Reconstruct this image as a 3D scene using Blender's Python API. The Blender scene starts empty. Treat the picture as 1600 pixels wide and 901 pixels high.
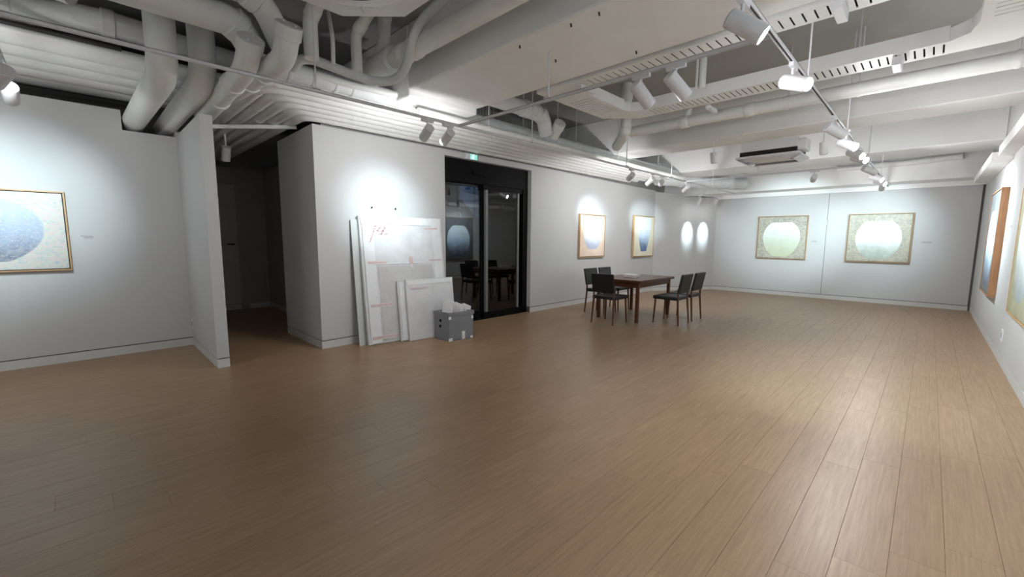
import bpy, math, random
from mathutils import Vector, Matrix, Quaternion
random.seed(7)
scene = bpy.context.scene
COL = scene.collection

# ------------------------------------------------------------------ camera
F_PX, YAW, PITCH, ROLL, CAM_H = 660.0, 0.776454, 0.117381, 0.0068758, 1.4
_f = Vector((-math.sin(YAW)*math.cos(PITCH), math.cos(YAW)*math.cos(PITCH), -math.sin(PITCH)))
_r0 = Vector((math.cos(YAW), math.sin(YAW), 0)); _u0 = _r0.cross(_f)
_r = math.cos(ROLL)*_r0 + math.sin(ROLL)*_u0
_u = -math.sin(ROLL)*_r0 + math.cos(ROLL)*_u0
CAM = Vector((0, 0, CAM_H))
cam_data = bpy.data.cameras.new('camera'); cam_data.sensor_width = 36; cam_data.lens = F_PX/1600*36
cam_data.clip_start = 0.05; cam_data.clip_end = 100
cam = bpy.data.objects.new('camera', cam_data); COL.objects.link(cam)
cam.matrix_world = Matrix(((_r.x, _u.x, -_f.x, 0), (_r.y, _u.y, -_f.y, 0), (_r.z, _u.z, -_f.z, CAM_H), (0, 0, 0, 1)))
scene.camera = cam

# ------------------------------------------------------------------ world, exposure
world = bpy.data.worlds.new('world'); scene.world = world; world.use_nodes = True
world.node_tree.nodes['Background'].inputs[0].default_value = (0.55, 0.6, 0.7, 1)
world.node_tree.nodes['Background'].inputs[1].default_value = 0.02
scene.view_settings.view_transform = 'Standard'; scene.view_settings.look = 'None'
scene.view_settings.gamma = 1.0; scene.view_settings.use_curve_mapping = False
scene.view_settings.exposure = 0.93
SPOT_W = 72.0          # one track spotlight: beam
FILL_W = 5.0           # added wide fill light at each lamp, brightens the whole room
LAMP_COL = (0.74, 0.94, 1.0)
FILL_COL = (0.98, 0.985, 1.0)

def at(px, py, axis, val):
    """point of the place seen at a photo pixel, on the plane axis = val"""
    d = _r*((px-800)/F_PX) + _u*(-(py-450.5)/F_PX) + _f
    return CAM + d*((val-CAM[axis])/d[axis])

# ------------------------------------------------------------------ materials
def srgb(r, g, b):
    def c(v):
        v /= 255.0
        return v/12.92 if v <= 0.04045 else ((v+0.055)/1.055)**2.4
    return (c(r), c(g), c(b), 1)

class NT:
    def __init__(s, name):
        s.m = bpy.data.materials.new(name); s.m.use_nodes = True
        s.t = s.m.node_tree; s.n = s.t.nodes; s.b = s.n['Principled BSDF']
    def node(s, typ, **kw):
        n = s.n.new(typ)
        for k, v in kw.items():
            if hasattr(n, k): setattr(n, k, v)
        return n
    def link(s, a, b): s.t.links.new(a, b)
    def val(s, v):
        return v
    def put(s, v, sock):
        if hasattr(v, 'links') or hasattr(v, 'is_linked'): s.link(v, sock)
        else: sock.default_value = v
    def math(s, op, a, b=None, clamp=False):
        n = s.n.new('ShaderNodeMath'); n.operation = op; n.use_clamp = clamp
        s.put(a, n.inputs[0])
        if b is not None: s.put(b, n.inputs[1])
        return n.outputs[0]
    def mix(s, fac, a, b, blend='MIX'):
        n = s.n.new('ShaderNodeMix'); n.data_type = 'RGBA'; n.blend_type = blend
        s.put(fac, n.inputs[0]); s.put(a, n.inputs[6]); s.put(b, n.inputs[7])
        return n.outputs[2]
    def ramp(s, fac, stops):
        n = s.n.new('ShaderNodeValToRGB'); s.link(fac, n.inputs[0])
        e = n.color_ramp.elements
        while len(e) < len(stops): e.new(0.5)
        for i, (p, c) in enumerate(stops): e[i].position = p; e[i].color = c
        return n.outputs[0]
    def noise(s, vec, scale, detail=3, rough=0.55):
        n = s.n.new('ShaderNodeTexNoise'); n.inputs['Scale'].default_value = scale
        n.inputs['Detail'].default_value = detail; n.inputs['Roughness'].default_value = rough
        if vec is not None: s.link(vec, n.inputs['Vector'])
        return n.outputs[0]
    def mapping(s, vec, scale=(1, 1, 1), loc=(0, 0, 0)):
        n = s.n.new('ShaderNodeMapping'); s.link(vec, n.inputs[0])
        n.inputs['Scale'].default_value = scale; n.inputs['Location'].default_value = loc
        return n.outputs[0]
    def coord(s, which='Object'):
        return s.n.new('ShaderNodeTexCoord').outputs[which]
    def pos(s):
        return s.n.new('ShaderNodeNewGeometry').outputs['Position']
    def bump(s, h, strength=0.2, dist=0.01):
        n = s.n.new('ShaderNodeBump'); n.inputs['Strength'].default_value = strength
        n.inputs['Distance'].default_value = dist; s.link(h, n.inputs['Height'])
        s.link(n.outputs[0], s.b.inputs['Normal'])

def paint(name, col, rough=0.6, var=0.06, scale=3.0, bump=0.05, bscale=60, metallic=0.0):
    t = NT(name); p = t.pos()
    n = t.noise(p, scale, 4)
    dark = tuple(c*(1-var) for c in col[:3])+(1,); lite = tuple(min(1, c*(1+var)) for c in col[:3])+(1,)
    t.link(t.ramp(n, [(0.3, dark), (0.7, lite)]), t.b.inputs['Base Color'])
    t.b.inputs['Roughness'].default_value = rough; t.b.inputs['Metallic'].default_value = metallic
    if bump: t.bump(t.noise(p, bscale, 2), bump, 0.01)
    return t.m

M = {}
M['wall'] = paint('wall_paint', srgb(200, 200, 200), 0.75, 0.015, 1.5, 0.03, 120)
M['base'] = paint('baseboard_paint', srgb(208, 208, 206), 0.5, 0.02, 2, 0)
M['gap'] = paint('shadow_gap', srgb(96, 92, 90), 0.8, 0.02, 2, 0)
M['slab'] = paint('slab_paint', srgb(168, 167, 165), 0.85, 0.06, 1.2, 0.25, 14)
M['beam'] = paint('beam_paint', srgb(247, 247, 246), 0.8, 0.035, 1.7, 0.15, 18)
M['pipe'] = paint('pipe_paint', srgb(238, 239, 237), 0.45, 0.04, 4, 0.04, 40)
M['pipe2'] = paint('pipe_wrap', srgb(224, 227, 228), 0.6, 0.05, 6, 0.35, 22)
M['white'] = paint('white_metal', srgb(226, 226, 230), 0.4, 0.02, 5, 0)
M['tray'] = paint('tray_paint', srgb(238, 238, 237), 0.5, 0.03, 4, 0)
M['dark'] = paint('dark_inside', srgb(34, 32, 31), 0.8, 0.1, 6, 0)
M['black'] = paint('black_metal', srgb(9, 9, 11), 0.55, 0.05, 5, 0)
M['black'].node_tree.nodes['Principled BSDF'].inputs['Specular IOR Level'].default_value = 0.15
M['alu'] = paint('grey_edge_metal', srgb(120, 122, 122), 0.4, 0.03, 5, 0)
M['slot'] = paint('track_slot', srgb(48, 46, 46), 0.6, 0.05, 5, 0)
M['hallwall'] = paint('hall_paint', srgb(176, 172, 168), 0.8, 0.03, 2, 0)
M['chair'] = paint('black_leather', srgb(30, 28, 29), 0.45, 0.1, 12, 0.1, 80)
M['grey_box'] = paint('grey_plastic', srgb(128, 130, 136), 0.45, 0.05, 8, 0.05, 60)
M['paper'] = paint('paper', srgb(232, 230, 228), 0.7, 0.04, 20, 0.1, 60)
M['textgrey'] = paint('print_grey', srgb(150, 148, 150), 0.7, 0.02, 5, 0)
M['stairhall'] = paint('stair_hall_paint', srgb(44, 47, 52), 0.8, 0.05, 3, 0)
M['bluepanel'] = paint('blue_panel', srgb(70, 112, 150), 0.5, 0.05, 3, 0)
M['shade_strip'] = paint('shade_strip_paint', srgb(205, 208, 206), 0.6, 0.03, 3, 0)  # grey of the board that stands in for shade

def wood(name, c1, c2, rough=0.45, axis=0, scale=1.0):
    t = NT(name); p = t.coord('Object')
    sc = [40*scale]*3; sc[axis] = 2.5*scale
    n = t.noise(t.mapping(p, tuple(sc)), 1.0, 5, 0.6)
    t.link(t.ramp(n, [(0.3, c1), (0.7, c2)]), t.b.inputs['Base Color'])
    t.b.inputs['Roughness'].default_value = rough
    t.bump(n, 0.08, 0.005)
    return t.m
M['frame_x'] = wood('pale_wood_x', srgb(176, 138, 96), srgb(204, 168, 124), 0.45, 0)
M['frame_z'] = wood('pale_wood_z', srgb(176, 138, 96), srgb(204, 168, 124), 0.45, 2)
M['deep_x'] = wood('brown_wood_x', srgb(160, 112, 76), srgb(188, 138, 98), 0.5, 0)
M['deep_z'] = wood('brown_wood_z', srgb(160, 112, 76), srgb(188, 138, 98), 0.5, 2)
M['table'] = wood('walnut', srgb(70, 38, 20), srgb(108, 64, 36), 0.35, 1)

def plank_material(island):
    t = NT('plank_wood_rest' if island else 'plank_wood')
    if island: r = t.node('ShaderNodeNewGeometry').outputs['Random Per Island']
    else: r = t.node('ShaderNodeObjectInfo').outputs['Random']
    p = t.pos()
    sh = t.node('ShaderNodeCombineXYZ'); t.link(t.math('MULTIPLY', r, 37.0), sh.inputs[0]); t.link(t.math('MULTIPLY', r, 91.0), sh.inputs[1])
    va = t.node('ShaderNodeVectorMath'); va.operation = 'ADD'; t.link(p, va.inputs[0]); t.link(sh.outputs[0], va.inputs[1])
    v = va.outputs[0]
    fine = t.noise(t.mapping(v, (80, 2.4, 1)), 1.0, 6, 0.72)
    broad = t.noise(t.mapping(v, (14, 1.1, 1)), 1.0, 3, 0.55)
    a = t.ramp(fine, [(0.22, srgb(128, 101, 75)), (0.5, srgb(159, 130, 100)), (0.78, srgb(179, 150, 117))])
    b = t.mix(t.math('MULTIPLY', broad, 0.4), a, srgb(160, 128, 96))
    tone = t.ramp(r, [(0.0, (0.955, 0.952, 0.95, 1)), (0.5, (1, 1, 1, 1)), (1.0, (1.035, 1.03, 1.025, 1))])
    t.link(t.mix(1.0, b, tone, 'MULTIPLY'), t.b.inputs['Base Color'])
    t.link(t.ramp(fine, [(0.2, (0.42,)*3+(1,)), (0.8, (0.31,)*3+(1,))]), t.b.inputs['Roughness'])
    t.b.inputs['Specular IOR Level'].default_value = 0.55
    t.bump(fine, 0.06, 0.002)
    return t.m
M['plank'] = plank_material(False); M['plank_rest'] = plank_material(True)
M['underfloor'] = paint('plank_joint', srgb(110, 86, 66), 0.8, 0.05, 5, 0)

def emission(name, col, strength):
    t = NT(name)
    t.b.inputs['Base Color'].default_value = (0.8, 0.8, 0.8, 1)
    t.b.inputs['Emission Color'].default_value = col; t.b.inputs['Emission Strength'].default_value = strength
    return t.m
M['lens'] = emission('lamp_lens', (0.95, 0.98, 1, 1), 14.0)
M['exit_green'] = emission('exit_green', srgb(24, 176, 160), 0.6)
M['exit_white'] = emission('exit_white', srgb(205, 250, 240), 0.7)

def glass_material(name, tint, refl=1.0):
    t = NT(name); t.n.remove(t.b)
    out = t.n['Material Output']
    tr = t.node('ShaderNodeBsdfTransparent'); tr.inputs[0].default_value = tint
    gl = t.node('ShaderNodeBsdfGlossy'); gl.inputs['Roughness'].default_value = 0.015; gl.inputs[0].default_value = (1, 1, 1, 1)
    fr = t.node('ShaderNodeFresnel'); fr.inputs[0].default_value = 1.5
    mx = t.node('ShaderNodeMixShader'); t.link(t.math('MULTIPLY', fr.outputs[0], 1.7*refl, True), mx.inputs[0])
    t.link(tr.outputs[0], mx.inputs[1]); t.link(gl.outputs[0], mx.inputs[2]); t.link(mx.outputs[0], out.inputs[0])
    return t.m
M['glass'] = glass_material('door_glass', (0.32, 0.34, 0.36, 1))

def wrap_material():
    t = NT('bubble_wrap'); p = t.coord('Object')
    v = t.node('ShaderNodeTexVoronoi'); v.inputs['Scale'].default_value = 70; t.link(p, v.inputs['Vector'])
    n = t.noise(p, 3.0, 4)
    t.link(t.ramp(n, [(0.3, srgb(206, 206, 208)), (0.7, srgb(228, 228, 230))]), t.b.inputs['Base Color'])
    t.b.inputs['Roughness'].default_value = 0.38
    t.bump(t.math('ADD', v.outputs['Distance'], t.math('MULTIPLY', t.noise(p, 9, 3), 1.5)), 0.35, 0.006)
    return t.m
M['wrap'] = wrap_material()
def tape_material():
    t = NT('printed_tape'); p = t.coord('Generated')
    s = t.node('ShaderNodeSeparateXYZ'); t.link(p, s.inputs[0])
    n = t.noise(t.mapping(p, (60, 14, 60)), 1.0, 2)
    band = t.math('MULTIPLY', t.math('GREATER_THAN', s.outputs[2], 0.25), t.math('LESS_THAN', s.outputs[2], 0.75))
    msk = t.math('MULTIPLY', t.math('GREATER_THAN', n, 0.53), band)
    t.link(t.mix(msk, srgb(222, 218, 218), srgb(206, 96, 104)), t.b.inputs['Base Color'])
    t.b.inputs['Roughness'].default_value = 0.3
    return t.m
M['tape'] = tape_material()
M['inner'] = paint('wrapped_inner_board', srgb(206, 205, 203), 0.4, 0.06, 4, 0.3, 30)
M['wrap_border'] = paint('wrap_overlap', srgb(232, 234, 236), 0.3, 0.03, 6, 0.3, 40)  # lighter raised strips along the wrapped panel borders
M['marker'] = paint('red_marker', srgb(200, 110, 115), 0.6, 0.1, 30, 0)

def jar_material(name, bg, jar, cx=0.5, cz=0.5, a=0.38, b=0.42, top=0.86, bot=0.8, taper=0.1, cell=26, mottle=0.5, cone=False, speck=0.0):
    """flat painted jar: bg = three colours of the ground, jar = (top, middle, bottom) colours"""
    t = NT(name); g = t.coord('Generated')
    s = t.node('ShaderNodeSeparateXYZ'); t.link(g, s.inputs[0])
    u = t.math('SUBTRACT', s.outputs[0], cx); v = t.math('DIVIDE', t.math('SUBTRACT', s.outputs[2], cz), b)
    w = t.math('MULTIPLY', t.math('ADD', t.math('MULTIPLY', v, taper), 1.0), a)
    un = t.math('DIVIDE', u, w)
    if cone:
        d = t.math('ADD', t.math('ABSOLUTE', un), t.math('MULTIPLY', t.math('MULTIPLY', v, v), 0.12))
    else:
        d = t.math('ADD', t.math('MULTIPLY', un, un), t.math('MULTIPLY', v, v))
    edge = t.math('SUBTRACT', 1.0, t.math('MULTIPLY', t.math('SUBTRACT', d, 0.97), 18.0), True)
    cut = t.math('MULTIPLY', t.math('LESS_THAN', v, top), t.math('GREATER_THAN', v, -bot))
    mask = t.math('MULTIPLY', edge, cut, True)
    mp = t.mapping(g, (1, 1, 1))
    vo = t.node('ShaderNodeTexVoronoi'); vo.inputs['Scale'].default_value = cell; t.link(mp, vo.inputs['Vector'])
    sep = t.node('ShaderNodeSeparateColor'); t.link(vo.outputs['Color'], sep.inputs[0])
    n = t.noise(mp, 5.0, 5, 0.65)
    f = t.math('ADD', t.math('MULTIPLY', sep.outputs[0], mottle), t.math('MULTIPLY', n, 1-mottle*0.6), True)
    ground = t.ramp(f, [(0.2, bg[0]), (0.5, bg[1]), (0.85, bg[2])])
    jf = t.math('ADD', t.math('MULTIPLY', v, 0.5), t.math('MULTIPLY', t.math('ADD', n, 0.5), 0.5))
    jc = t.ramp(jf, [(0.12, jar[2]), (0.45, jar[1]), (0.8, jar[0])])
    if speck:
        jc = t.mix(t.math('MULTIPLY', sep.outputs[1], speck), jc, ground)
        sp = t.math('GREATER_THAN', t.noise(mp, 90.0, 1), 0.66)
        jc = t.mix(t.math('MULTIPLY', sp, 0.7), jc, (0.85, 0.85, 0.85, 1))
    t.link(t.mix(mask, ground, jc), t.b.inputs['Base Color'])
    t.b.inputs['Roughness'].default_value = 0.5
    t.bump(vo.outputs['Distance'], 0.1, 0.004)
    return t.m

# ------------------------------------------------------------------ mesh helpers
class MB:
    def __init__(s): s.v = []; s.f = []
    def quad(s, a, b, c, d):
        i = len(s.v); s.v += [Vector(a), Vector(b), Vector(c), Vector(d)]; s.f.append((i, i+1, i+2, i+3)); return s
    def box(s, x0, x1, y0, y1, z0, z1):
        return s.obox(Vector(((x0+x1)/2, (y0+y1)/2, (z0+z1)/2)), Vector(((x1-x0)/2, 0, 0)), Vector((0, (y1-y0)/2, 0)), Vector((0, 0, (z1-z0)/2)))
    def obox(s, c, ax, ay, az):
        i = len(s.v); c = Vector(c)
        for sx, sy, sz in ((-1,-1,-1),(1,-1,-1),(1,1,-1),(-1,1,-1),(-1,-1,1),(1,-1,1),(1,1,1),(-1,1,1)):
            s.v.append(c+ax*sx+ay*sy+az*sz)
        for q in ((0,3,2,1),(4,5,6,7),(0,1,5,4),(1,2,6,5),(2,3,7,6),(3,0,4,7)): s.f.append(tuple(i+k for k in q))
        return s
    def prism(s, poly, off):
        """closed outline (3D points) extruded by the vector off"""
        i = len(s.v); n = len(poly); off = Vector(off)
        s.v += [Vector(p) for p in poly]+[Vector(p)+off for p in poly]
        s.f.append(tuple(i+k for k in range(n))[::-1]); s.f.append(tuple(i+n+k for k in range(n)))
        for k in range(n): s.f.append((i+k, i+(k+1) % n, i+n+(k+1) % n, i+n+k))
        return s
    def tube(s, pts, r, seg=16, caps=True):
        """swept round tube; r a number or one per point"""
        pts = [Vector(p) for p in pts]; n = len(pts); i0 = len(s.v)
        rr = r if isinstance(r, (list, tuple)) else [r]*n
        tans = []
        for k in range(n):
            a = pts[max(k-1, 0)]; b = pts[min(k+1, n-1)]
            t = (b-a)
            if t.length < 1e-9: t = tans[-1] if tans else Vector((0,0,1))
            tans.append(t.normalized())
        ref = Vector((0, 0, 1)) if abs(tans[0].z) < 0.9 else Vector((1, 0, 0))
        nx = tans[0].cross(ref).normalized()
        for k in range(n):
            if k:
                q = tans[k-1].rotation_difference(tans[k]); nx = q @ nx
            nx = (nx - tans[k]*nx.dot(tans[k])).normalized(); ny = tans[k].cross(nx)
            for j in range(seg):
                an = 2*math.pi*j/seg
                s.v.append(pts[k]+(nx*math.cos(an)+ny*math.sin(an))*rr[k])
        for k in range(n-1):
            for j in range(seg):
                a = i0+k*seg+j; b = i0+k*seg+(j+1) % seg
                s.f.append((a, b, b+seg, a+seg))
        if caps:
            s.f.append(tuple(i0+j for j in range(seg))[::-1]); s.f.append(tuple(i0+(n-1)*seg+j for j in range(seg)))
        return s
    def lathe(s, prof, seg=24):
        """turned shape along -Z: prof = (distance, radius), ends capped"""
        i0 = len(s.v)
        for d, r in prof:
            for j in range(seg):
                an = 2*math.pi*j/seg; s.v.append(Vector((r*math.cos(an), r*math.sin(an), -d)))
        for k in range(len(prof)-1):
            for j in range(seg):
                a = i0+k*seg+j; b = i0+k*seg+(j+1) % seg; s.f.append((a, b, b+seg, a+seg))
        s.f.append(tuple(i0+j for j in range(seg))[::-1]); s.f.append(tuple(i0+(len(prof)-1)*seg+j for j in range(seg)))
        return s
    def mesh(s, name, origin=(0, 0, 0)):
        o = Vector(origin); me = bpy.data.meshes.new(name)
        me.from_pydata([v-o for v in s.v], [], s.f); me.update()
        return me

def smooth(me, ang=40):
    for p in me.polygons: p.use_smooth = True
    try: me.set_sharp_from_angle(angle=math.radians(ang))
    except Exception: pass

def fix_normals(me):
    import bmesh
    b = bmesh.new(); b.from_mesh(me); bmesh.ops.recalc_face_normals(b, faces=b.faces); b.to_mesh(me); b.free()

def part(name, mb, mat, parent, sm=False, bevel=0):
    """a mesh under a thing (all parents carry translation only)"""
    o = parent['_o'] if '_o' in parent.keys() else (0, 0, 0)
    me = mb.mesh(name, o); fix_normals(me); me.materials.append(M[mat] if isinstance(mat, str) else mat)
    if sm: smooth(me)
    ob = bpy.data.objects.new(name, me); COL.objects.link(ob); ob.parent = parent; ob['_o'] = list(o)
    if bevel: add_bevel(ob, bevel)
    return ob
def add_bevel(ob, w, seg=2):
    m = ob.modifiers.new('bevel', 'BEVEL'); m.width = w; m.segments = seg; m.limit_method = 'ANGLE'
def thing(name, loc, label, cat, group=None):
    o = bpy.data.objects.new(name, None); COL.objects.link(o); o.location = loc; o['_o'] = list(loc)
    o.empty_display_size = 0.1; o['label'] = label; o['category'] = cat
    if group: o['group'] = group
    return o
def solo(name, mb, mat, label, cat, group=None, sm=False, bevel=0):
    xs = [v.x for v in mb.v]; ys = [v.y for v in mb.v]; zs = [v.z for v in mb.v]
    o = ((min(xs)+max(xs))/2, (min(ys)+max(ys))/2, min(zs))
    me = mb.mesh(name, o); fix_normals(me); me.materials.append(M[mat] if isinstance(mat, str) else mat)
    if sm: smooth(me)
    ob = bpy.data.objects.new(name, me); COL.objects.link(ob); ob.location = o; ob['_o'] = list(o)
    ob['label'] = label; ob['category'] = cat
    if group: ob['group'] = group
    if bevel: add_bevel(ob, bevel)
    return ob
def struct(name, mb, mat, label=None, bevel=0):
    me = mb.mesh(name); fix_normals(me); me.materials.append(M[mat] if isinstance(mat, str) else mat)
    ob = bpy.data.objects.new(name, me); COL.objects.link(ob); ob['kind'] = 'structure'; ob['_o'] = [0, 0, 0]
    ob['label'] = label or name.replace('_', ' '); ob['category'] = name.split('_')[0]
    if bevel: add_bevel(ob, bevel)
    return ob

# ------------------------------------------------------------------ room shell
XR, XD, XL, YF = 0.69, -5.35, -6.73, 12.6        # right wall, door wall, left wall, far wall
SLAB, ZB = 3.6, 2.95
BH = 0.095                                       # baseboard height
def wall_with_base(name, a, b, top0, top1, normal, side, label, thick=0.12, mat='wall'):
    """upright wall face from a to b (floor points), the room on the side of normal"""
    a = Vector((a[0], a[1], 0)); b = Vector((b[0], b[1], 0)); n = Vector((normal[0], normal[1], 0))
    w = MB(); g = 0.012
    w.prism([a+Vector((0,0,BH+g)), b+Vector((0,0,BH+g)), b+Vector((0,0,top1)), a+Vector((0,0,top0))], -n*thick)
    wo = struct(name, w, mat, label)
    c = MB().prism([a-n*0.012+Vector((0,0,0)), b-n*0.012, b-n*0.012+Vector((0,0,BH+g)), a-n*0.012+Vector((0,0,BH+g))], -n*(thick-0.012))
    part('gap_backing', c, 'gap', wo)
    bb = MB().prism([a, b, b+Vector((0,0,BH)), a+Vector((0,0,BH))], -n*0.0119)
    struct('baseboard_'+side, bb, 'base', 'low white baseboard under a thin shadow gap, '+side.replace('_', ' ')+' wall')
    return wo
# door wall (opening y 3.95 .. 5.93, z 2.65)
DY0, DY1, DZ = 3.97, 5.94, 2.65
wall_with_base('wall_entrance', (XD, 2.16), (XD, DY0), 2.74, 2.74, (1, 0), 'entrance', 'white wall beside the dark glass door, panels leaning on it', 0.2)
wall_with_base('wall_gallery', (XD, DY1), (XD-0.02, 10.95), 2.74, 2.70, (1, 0), 'gallery', 'white wall with two narrow framed pictures', 0.2)
struct('wall_lintel', MB().box(XD-0.2, XD, DY0, DY1, DZ, 2.74), 'wall', 'white strip of wall above the dark glass door')
wall_with_base('wall_corner', (XD-0.02, 10.95), (-4.35, YF), 2.68, 2.54, (0.84, -0.54), 'corner', 'slanted white corner wall with two bright light spots', 0.12)
wall_with_base('wall_right', (XR, -4.0), (XR, YF), SLAB, SLAB, (-1, 0), 'right', 'long white wall on the right with deep framed pictures')
# far wall: two panels with a seam
SEAM = -1.80
fw = wall_with_base('wall_far', (-4.6, YF), (SEAM-0.004, YF), 2.52, 2.52, (0, -1), 'far', 'white far wall panels with two square jar pictures')
fp = MB().prism([(SEAM+0.004, YF, BH+0.012), (XR-0.035, YF, BH+0.012), (XR-0.035, YF, 2.52), (SEAM+0.004, YF, 2.52)], (0, 0.12, 0))
part('panel', fp, 'wall', fw)
part('gap_backing', MB().box(SEAM-0.01, XR, YF+0.012, YF+0.1, 0, 2.5), 'gap', fw)
struct('baseboard_far_panel', MB().box(SEAM-0.004, XR-0.03, YF, YF+0.0119, 0, BH), 'base', 'low white baseboard under the far wall, right half')
# return wall, hall, partition, recessed left wall
wall_with_base('wall_return', (-6.62, 2.04), (XD, 2.04), 2.72, 2.74, (0, -1), 'return', 'short white wall turning into the dark hallway', 0.12)
struct('baseboard_return_end', MB().box(XD-0.0119, XD+0.0015, 2.0385, 2.16, 0, BH), 'base', 'end of the low white baseboard at the return wall corner')
wl = wall_with_base('wall_left', (XL, -4.0), (XL, 0.44), 2.83, 2.83, (1, 0), 'left', 'recessed white wall on the left with the pastel jar picture')
part('notched_end', MB().box(XL-0.12, XL, 0.44, 0.93, BH+0.012, 2.61), 'wall', wl)
part('gap_backing', MB().box(XL-0.12, XL-0.012, 0.44, 0.93, 0, BH+0.012), 'gap', wl)
struct('baseboard_left_end', MB().box(XL-0.0119, XL, 0.44, 0.93, 0, BH), 'base', 'low white baseboard in the recessed corner')
pt = MB().box(XL-0.1, -5.31, 0.93, 1.04, BH+0.012, 2.62)
po = struct('wall_partition', pt, 'wall', 'narrow white partition end beside the dark hallway')
part('gap_backing', MB().box(XL-0.1, -5.322, 0.942, 1.028, 0, BH+0.012), 'gap', po)
struct('baseboard_partition', MB().box(XL, -5.31, 0.93, 1.04, 0, BH), 'base', 'low white baseboard around the partition end')
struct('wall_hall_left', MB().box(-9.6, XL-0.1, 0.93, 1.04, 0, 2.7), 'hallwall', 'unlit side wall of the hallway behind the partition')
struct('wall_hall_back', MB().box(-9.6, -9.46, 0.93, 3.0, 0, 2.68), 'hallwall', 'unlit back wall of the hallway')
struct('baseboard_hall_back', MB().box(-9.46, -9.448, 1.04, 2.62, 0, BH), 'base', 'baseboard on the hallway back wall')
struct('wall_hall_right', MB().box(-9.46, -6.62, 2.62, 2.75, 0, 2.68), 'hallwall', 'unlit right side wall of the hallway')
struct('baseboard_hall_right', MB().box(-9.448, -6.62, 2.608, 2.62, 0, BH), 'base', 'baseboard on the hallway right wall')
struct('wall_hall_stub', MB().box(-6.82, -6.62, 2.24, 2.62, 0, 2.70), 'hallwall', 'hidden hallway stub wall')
# outer shell
struct('wall_back', MB().box(-9.9, XR+0.2, -4.15, -4.0, 0, SLAB), 'wall', 'white wall behind the viewer')
struct('wall_outer_left', MB().box(-9.9, -9.75, -4.0, 14.2, 0, SLAB), 'slab', 'bare concrete outer wall far left')
struct('wall_outer_far', MB().box(-9.9, XR+0.2, 14.0, 14.2, 0, SLAB), 'slab', 'bare concrete outer wall behind the far panels')
upper = MB().box(-5.75, -5.6, 2.24, 14.0, 2.72, SLAB)
uo = struct('wall_upper', upper, 'slab', 'bare board-marked concrete above the entrance wall')
for k in range(56):
    y = 3.55+k*0.16
    part('board', MB().box(-5.6, -5.59-0.004*(k % 3), y, y+0.15, 2.72, SLAB), 'slab', uo)
struct('ceiling', MB().box(-9.9, XR+0.2, -4.15, 14.2, SLAB, SLAB+0.15), 'slab', 'grey painted concrete ceiling slab')

# floor of planks running along the room
fl = struct('floor', MB().box(-9.9, XR+0.2, -4.15, 14.2, -0.08, -0.012), 'underfloor', 'brown oak plank floor')
PW, PL = 0.18, 1.2
planks = []
for k in range(-31, 29):
    x0 = -4.33+PW*k; x1 = x0+PW
    if x0 > XR: continue
    y = (-0.29+0.215*k) % PL - 6.0
    while y < YF:
        ya, yb = max(y, -4.0), min(y+PL, YF)
        xa, xb = x0, min(x1, XR)
        y += PL
        if yb-ya < 0.02 or xb-xa < 0.01: continue
        if x1 < XL+0.0 and not (ya < 2.7 and yb > 0.9): continue
        if x1 < XD-0.4 and ya > 6.1: continue
        planks.append((xa, xb, ya, yb))
def plank_score(p):
    c = Vector(((p[0]+p[1])/2, (p[2]+p[3])/2, 0))-CAM
    dz = c.dot(_f)
    if dz < 0.3 or p[0] < XL: return -1
    sx, sy = c.dot(_r)/dz*F_PX, -c.dot(_u)/dz*F_PX
    if abs(sx) > 860 or sy > 500: return -1
    return (p[1]-p[0])*(p[3]-p[2])*CAM_H/dz**3
planks.sort(key=plank_score, reverse=True)
G = 0.0004
cache = {}
for i, (xa, xb, ya, yb) in enumerate(planks[:298]):
    key = (round(xb-xa, 3), round(yb-ya, 3))
    if key not in cache:
        w, l = (xb-xa)/2-G, (yb-ya)/2-G
        mb = MB(); b = 0.0009
        # bevelled top edge
        mb.v = [Vector(q) for q in ((-w,-l,-0.012),(w,-l,-0.012),(w,l,-0.012),(-w,l,-0.012),(-w,-l,-b),(w,-l,-b),(w,l,-b),(-w,l,-b),(-w+b,-l+b,0),(w-b,-l+b,0),(w-b,l-b,0),(-w+b,l-b,0))]
        mb.f = [(8,9,10,11)]+[(j,(j+1)%4,4+(j+1)%4,4+j) for j in range(4)]+[(4+j,4+(j+1)%4,8+(j+1)%4,8+j) for j in range(4)]
        me = mb.mesh('plank'); me.materials.append(M['plank']); cache[key] = me
    ob = bpy.data.objects.new('plank', cache[key]); COL.objects.link(ob); ob.parent = fl
    ob.location = ((xa+xb)/2, (ya+yb)/2, 0)
rest = MB()
for xa, xb, ya, yb in planks[298:]:
    rest.box(xa+G, xb-G, ya+G, yb-G, -0.012, 0)
ro = part('planks_rest', rest, 'plank_rest', fl); ro['kind'] = 'stuff'

# ------------------------------------------------------------------ ceiling beams
bm1 = MB().box(-4.05, XR, 2.55, 3.5, ZB, SLAB)
b1 = struct('trim_1', bm1, 'beam', 'wide plastered ceiling beam nearest the viewer', 0.02)
part('beam_end', MB().box(-5.6, -4.05, 2.55, 3.5, ZB-0.07, SLAB), 'beam', b1, bevel=0.02)
for px, py in ((790, 62), (812, 71), (892, 37), (936, 19), (868, 93), (994, 80), (702, 116), (720, 108)):
    q = at(px, py, 2, ZB)
    if 2.6 < q.y < 3.45: part('anchor_bolt', MB().tube([(q.x, q.y, ZB), (q.x+0.004, q.y, ZB-0.022)], 0.007, 8), 'slot', b1)
struct('trim_2', MB().box(-5.6, XR, 7.0, 7.63, ZB, SLAB), 'beam', 'second ceiling beam across the room', 0.015)
struct('trim_3', MB().box(-5.6, XR, 9.95, 10.97, ZB, SLAB), 'beam', 'third ceiling beam across the room', 0.015)
struct('trim_4', MB().box(-5.6, XR, 11.95, 14.0, 2.62, SLAB), 'beam', 'low soffit beam over the far wall', 0.01)
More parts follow.
